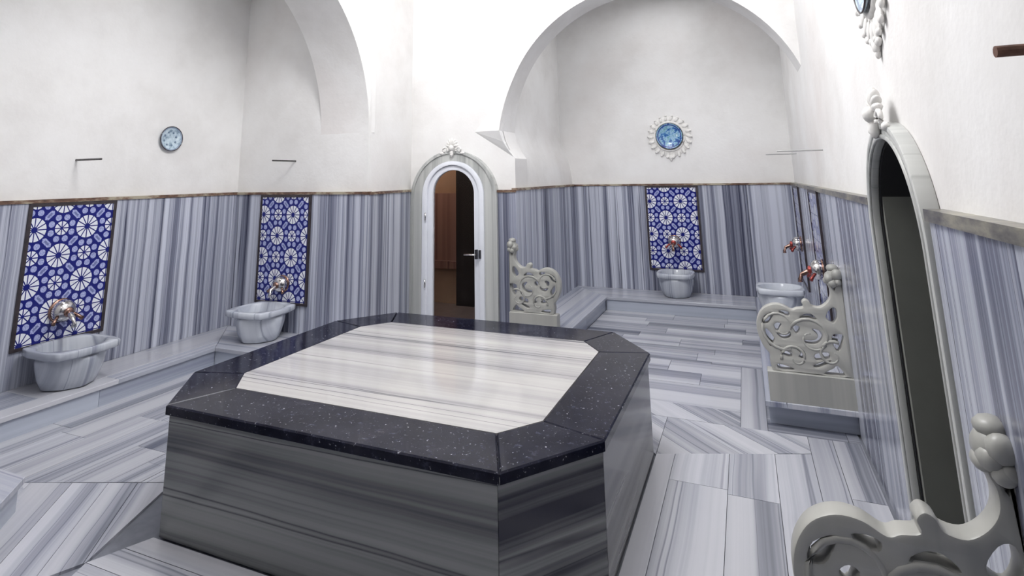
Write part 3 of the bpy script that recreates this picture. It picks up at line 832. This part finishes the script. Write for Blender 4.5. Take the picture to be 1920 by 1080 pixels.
# ------------------------------------------------------------------ arched doors
def ring_outline(cx, r, spring, z0=0, n=28): return [(cx+r, z0), (cx+r, spring)]+arc(cx, spring, r, 0, 180, n)[1:]+[(cx-r, z0)]
def arch_band(cx, ro, so, ri, si, z0=0, n=28):
    return ring_outline(cx, ro, so, z0, n) + list(reversed(ring_outline(cx, ri, si, z0, n)))
def crest_mesh():
    bm = bmesh.new()
    for i in range(-3, 4):
        a = R(i*27); L = .085-.008*abs(i)
        v = blob(bm, Vector((0, 0, 0)), (.017, .02, L*.5), 8, 8)
        bmesh.ops.transform(bm, matrix=Matrix.Translation((.045*math.sin(a), -.01, .02+.05*math.cos(a))) @ Matrix.Rotation(a, 4, 'Y'), verts=v)
    blob(bm, Vector((0, -.03, .005)), (.03, .025, .032), 10, 8)
    blob(bm, Vector((0, -.02, -.05)), (.022, .02, .04), 8, 8)
    for s in (-1, 1):
        path = []; rad = []
        for i in range(16):
            t = i/15; a = R(200 if s > 0 else -20)-s*t*5.2; rr = .04*(1-.7*t)
            path.append((s*.085+rr*math.cos(a), -.015, -.02+rr*math.sin(a))); rad.append(.012*(1-.4*t))
        tube_bm(path, rad, bm, 6)
        blob(bm, Vector((s*.12, -.008, -.05)), (.03, .014, .016))
    return to_mesh('crest', bm)
CR = crest_mesh()
# white door
door = struct(empty('door_1', (DCX, Y2, 0)))
door['label'] = 'white arched glass door in a marble surround'
def local_up(name, outline, y0, th, mat, parent, holes=(), bevel=0, label=None):
    me = shape(name, outline, holes, th, bevel); me.transform(XZ); me.flip_normals()
    return link(name, me, M[mat], parent, (0, y0, 0), label=label)
local_up('surround', arch_band(0, .5, 1.338, .362, 1.372), -.035, .075, 'surround', door, label='grey marble arched surround')
local_up('surround_moulding', arch_band(0, .505, 1.338, .475, 1.338), -.05, .02, 'surround', door)
local_up('frame', arch_band(0, .36, 1.372, .305, 1.385), -.055, .16, 'white', door, bevel=.004)
leaf = local_up('leaf', arch_band(0, .303, 1.385, .242, 1.396, .012), -.03, .05, 'white', door, bevel=.004, label='white arched door leaf')
box('bottom_rail', (-.245, -.03, .012), (.245, .02, .10), M['white'], leaf)
leaf.location.y = -.03
me = shape('pane', ring_outline(0, .245, 1.396, .1), (), .008); me.transform(XZ); me.flip_normals()
link('pane', me, M['glass'], leaf, (0, .025, 0))
box('lock_plate', (.275, -.06, .755), (.297, -.03, .845), M['dark_metal'], leaf)
tube('handle', [(.285, -.05, .80), (.285, -.085, .80), (.26, -.09, .80), (.17, -.09, .798)], .009, M['chrome'], leaf)
box('latch', (.31, -.075, .76), (.33, -.05, .84), M['dark_metal'], door)
for z in (.45, 1.12): tube('hinge', [(-.308, -.07, z), (-.308, -.07, z+.08)], .008, M['chrome'], door)
link('crest', CR, M['stucco'], door, (0, -.04, 1.865), smooth=True, label='carved palmette crest')
# room behind the white door
struct(box('wall_vestibule_back', (-4.6, 6.75, 0), (-2.4, 6.9, 2.6), M['tan_plaster']))
vb = [o for o in COL.objects if o.name == 'wall_vestibule_back'][0]
slabs(vb, (-4.35-vb.location.x, 6.73-vb.location.y), (-3.42-vb.location.x, 6.73-vb.location.y), .52, 1.36, [.4, .5], 'warm_marble', .02)
box('ledge', (-4.35-vb.location.x, 6.66-vb.location.y, .43), (-3.42-vb.location.x, 6.75-vb.location.y, .52), M['warm_marble'], vb)
struct(box('wall_vestibule_left', (-4.6, 5.61, 0), (-4.4, 6.75, 2.6), M['tan_plaster']))
struct(box('wall_vestibule_opening', (-3.42, 6.66, 0), (-2.42, 6.75, 2.6), M['unlit_black']))  # near-black sheet in place of a further dark opening
struct(box('ceiling_vestibule', (-4.6, 5.61, 2.6), (-2.4, 6.9, 2.7), M['tan_plaster']))
struct(box('floor_vestibule', (-4.6, 5.3, -.03), (-2.4, 6.9, 0.001), simple('vestibule_floor', (.22, .2, .2), .3, var=.2)))
lp = bpy.data.lights.new('vestibule_lamp', 'POINT'); lp.energy = 13; lp.color = (1, .78, .64); lp.shadow_soft_size = .12
lo = bpy.data.objects.new('vestibule_lamp', lp); COL.objects.link(lo); lo.location = (-4.0, 6.15, 2.3)

# dark doorway on the right wall
d2 = struct(empty('door_2', (XR, D2[0], 0), R(-90)))
d2['label'] = 'dark arched doorway with a marble surround in the right wall'
local_up('surround', arch_band(0, .425, 1.31, .378, 1.30), -.008, .03, 'surround', d2, bevel=.006)
local_up('surround_moulding', arch_band(0, .432, 1.31, .405, 1.31), -.014, .054, 'surround', d2, bevel=.006)
local_up('inner_moulding', arch_band(0, .396, 1.302, .38, 1.30), -.016, .012, 'surround', d2, bevel=.006)
link('crest', CR, M['stucco'], d2, (0, -.005, 1.77), smooth=True)
local_up('reveal_shade', arch_band(0, .379, 1.30, .368, 1.30), .023, .32, 'unlit_black', d2, label='shade inside the doorway, put in as a near-black band')  # added band, darkens the reveal in place of real shade
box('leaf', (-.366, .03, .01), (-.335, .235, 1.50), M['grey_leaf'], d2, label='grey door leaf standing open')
struct(box('wall_passage_far', (XR+.34, D2[0]+.45, 0), (2.2, D2[0]+.6, 2.4), M['unlit_black']))
struct(box('wall_passage_end', (2.2, 1.4, 0), (2.3, D2[0]+.6, 2.4), M['unlit_black']))
struct(box('wall_passage_near', (XR+.34, 1.3, 0), (2.2, 1.4, 2.4), M['unlit_black']))
struct(box('ceiling_passage', (XR+.34, 1.3, 2.4), (2.3, D2[0]+.6, 2.5), M['unlit_black']))
struct(box('floor_passage', (XR+.04, 1.3, -.03), (2.3, D2[0]+.6, 0), M['unlit_black']))

# children of slabs()/planks() were given world coordinates: keep them there
bpy.context.view_layer.update()
for o in list(COL.objects):
    if o.parent and o.parent.get('kind') == 'structure' and o.parent.type == 'MESH' and o.name.split('.')[0] in ('marble_slab', 'floor_plank', 'overhang') and o.parent is not vb:
        o.matrix_parent_inverse = o.parent.matrix_world.inverted()
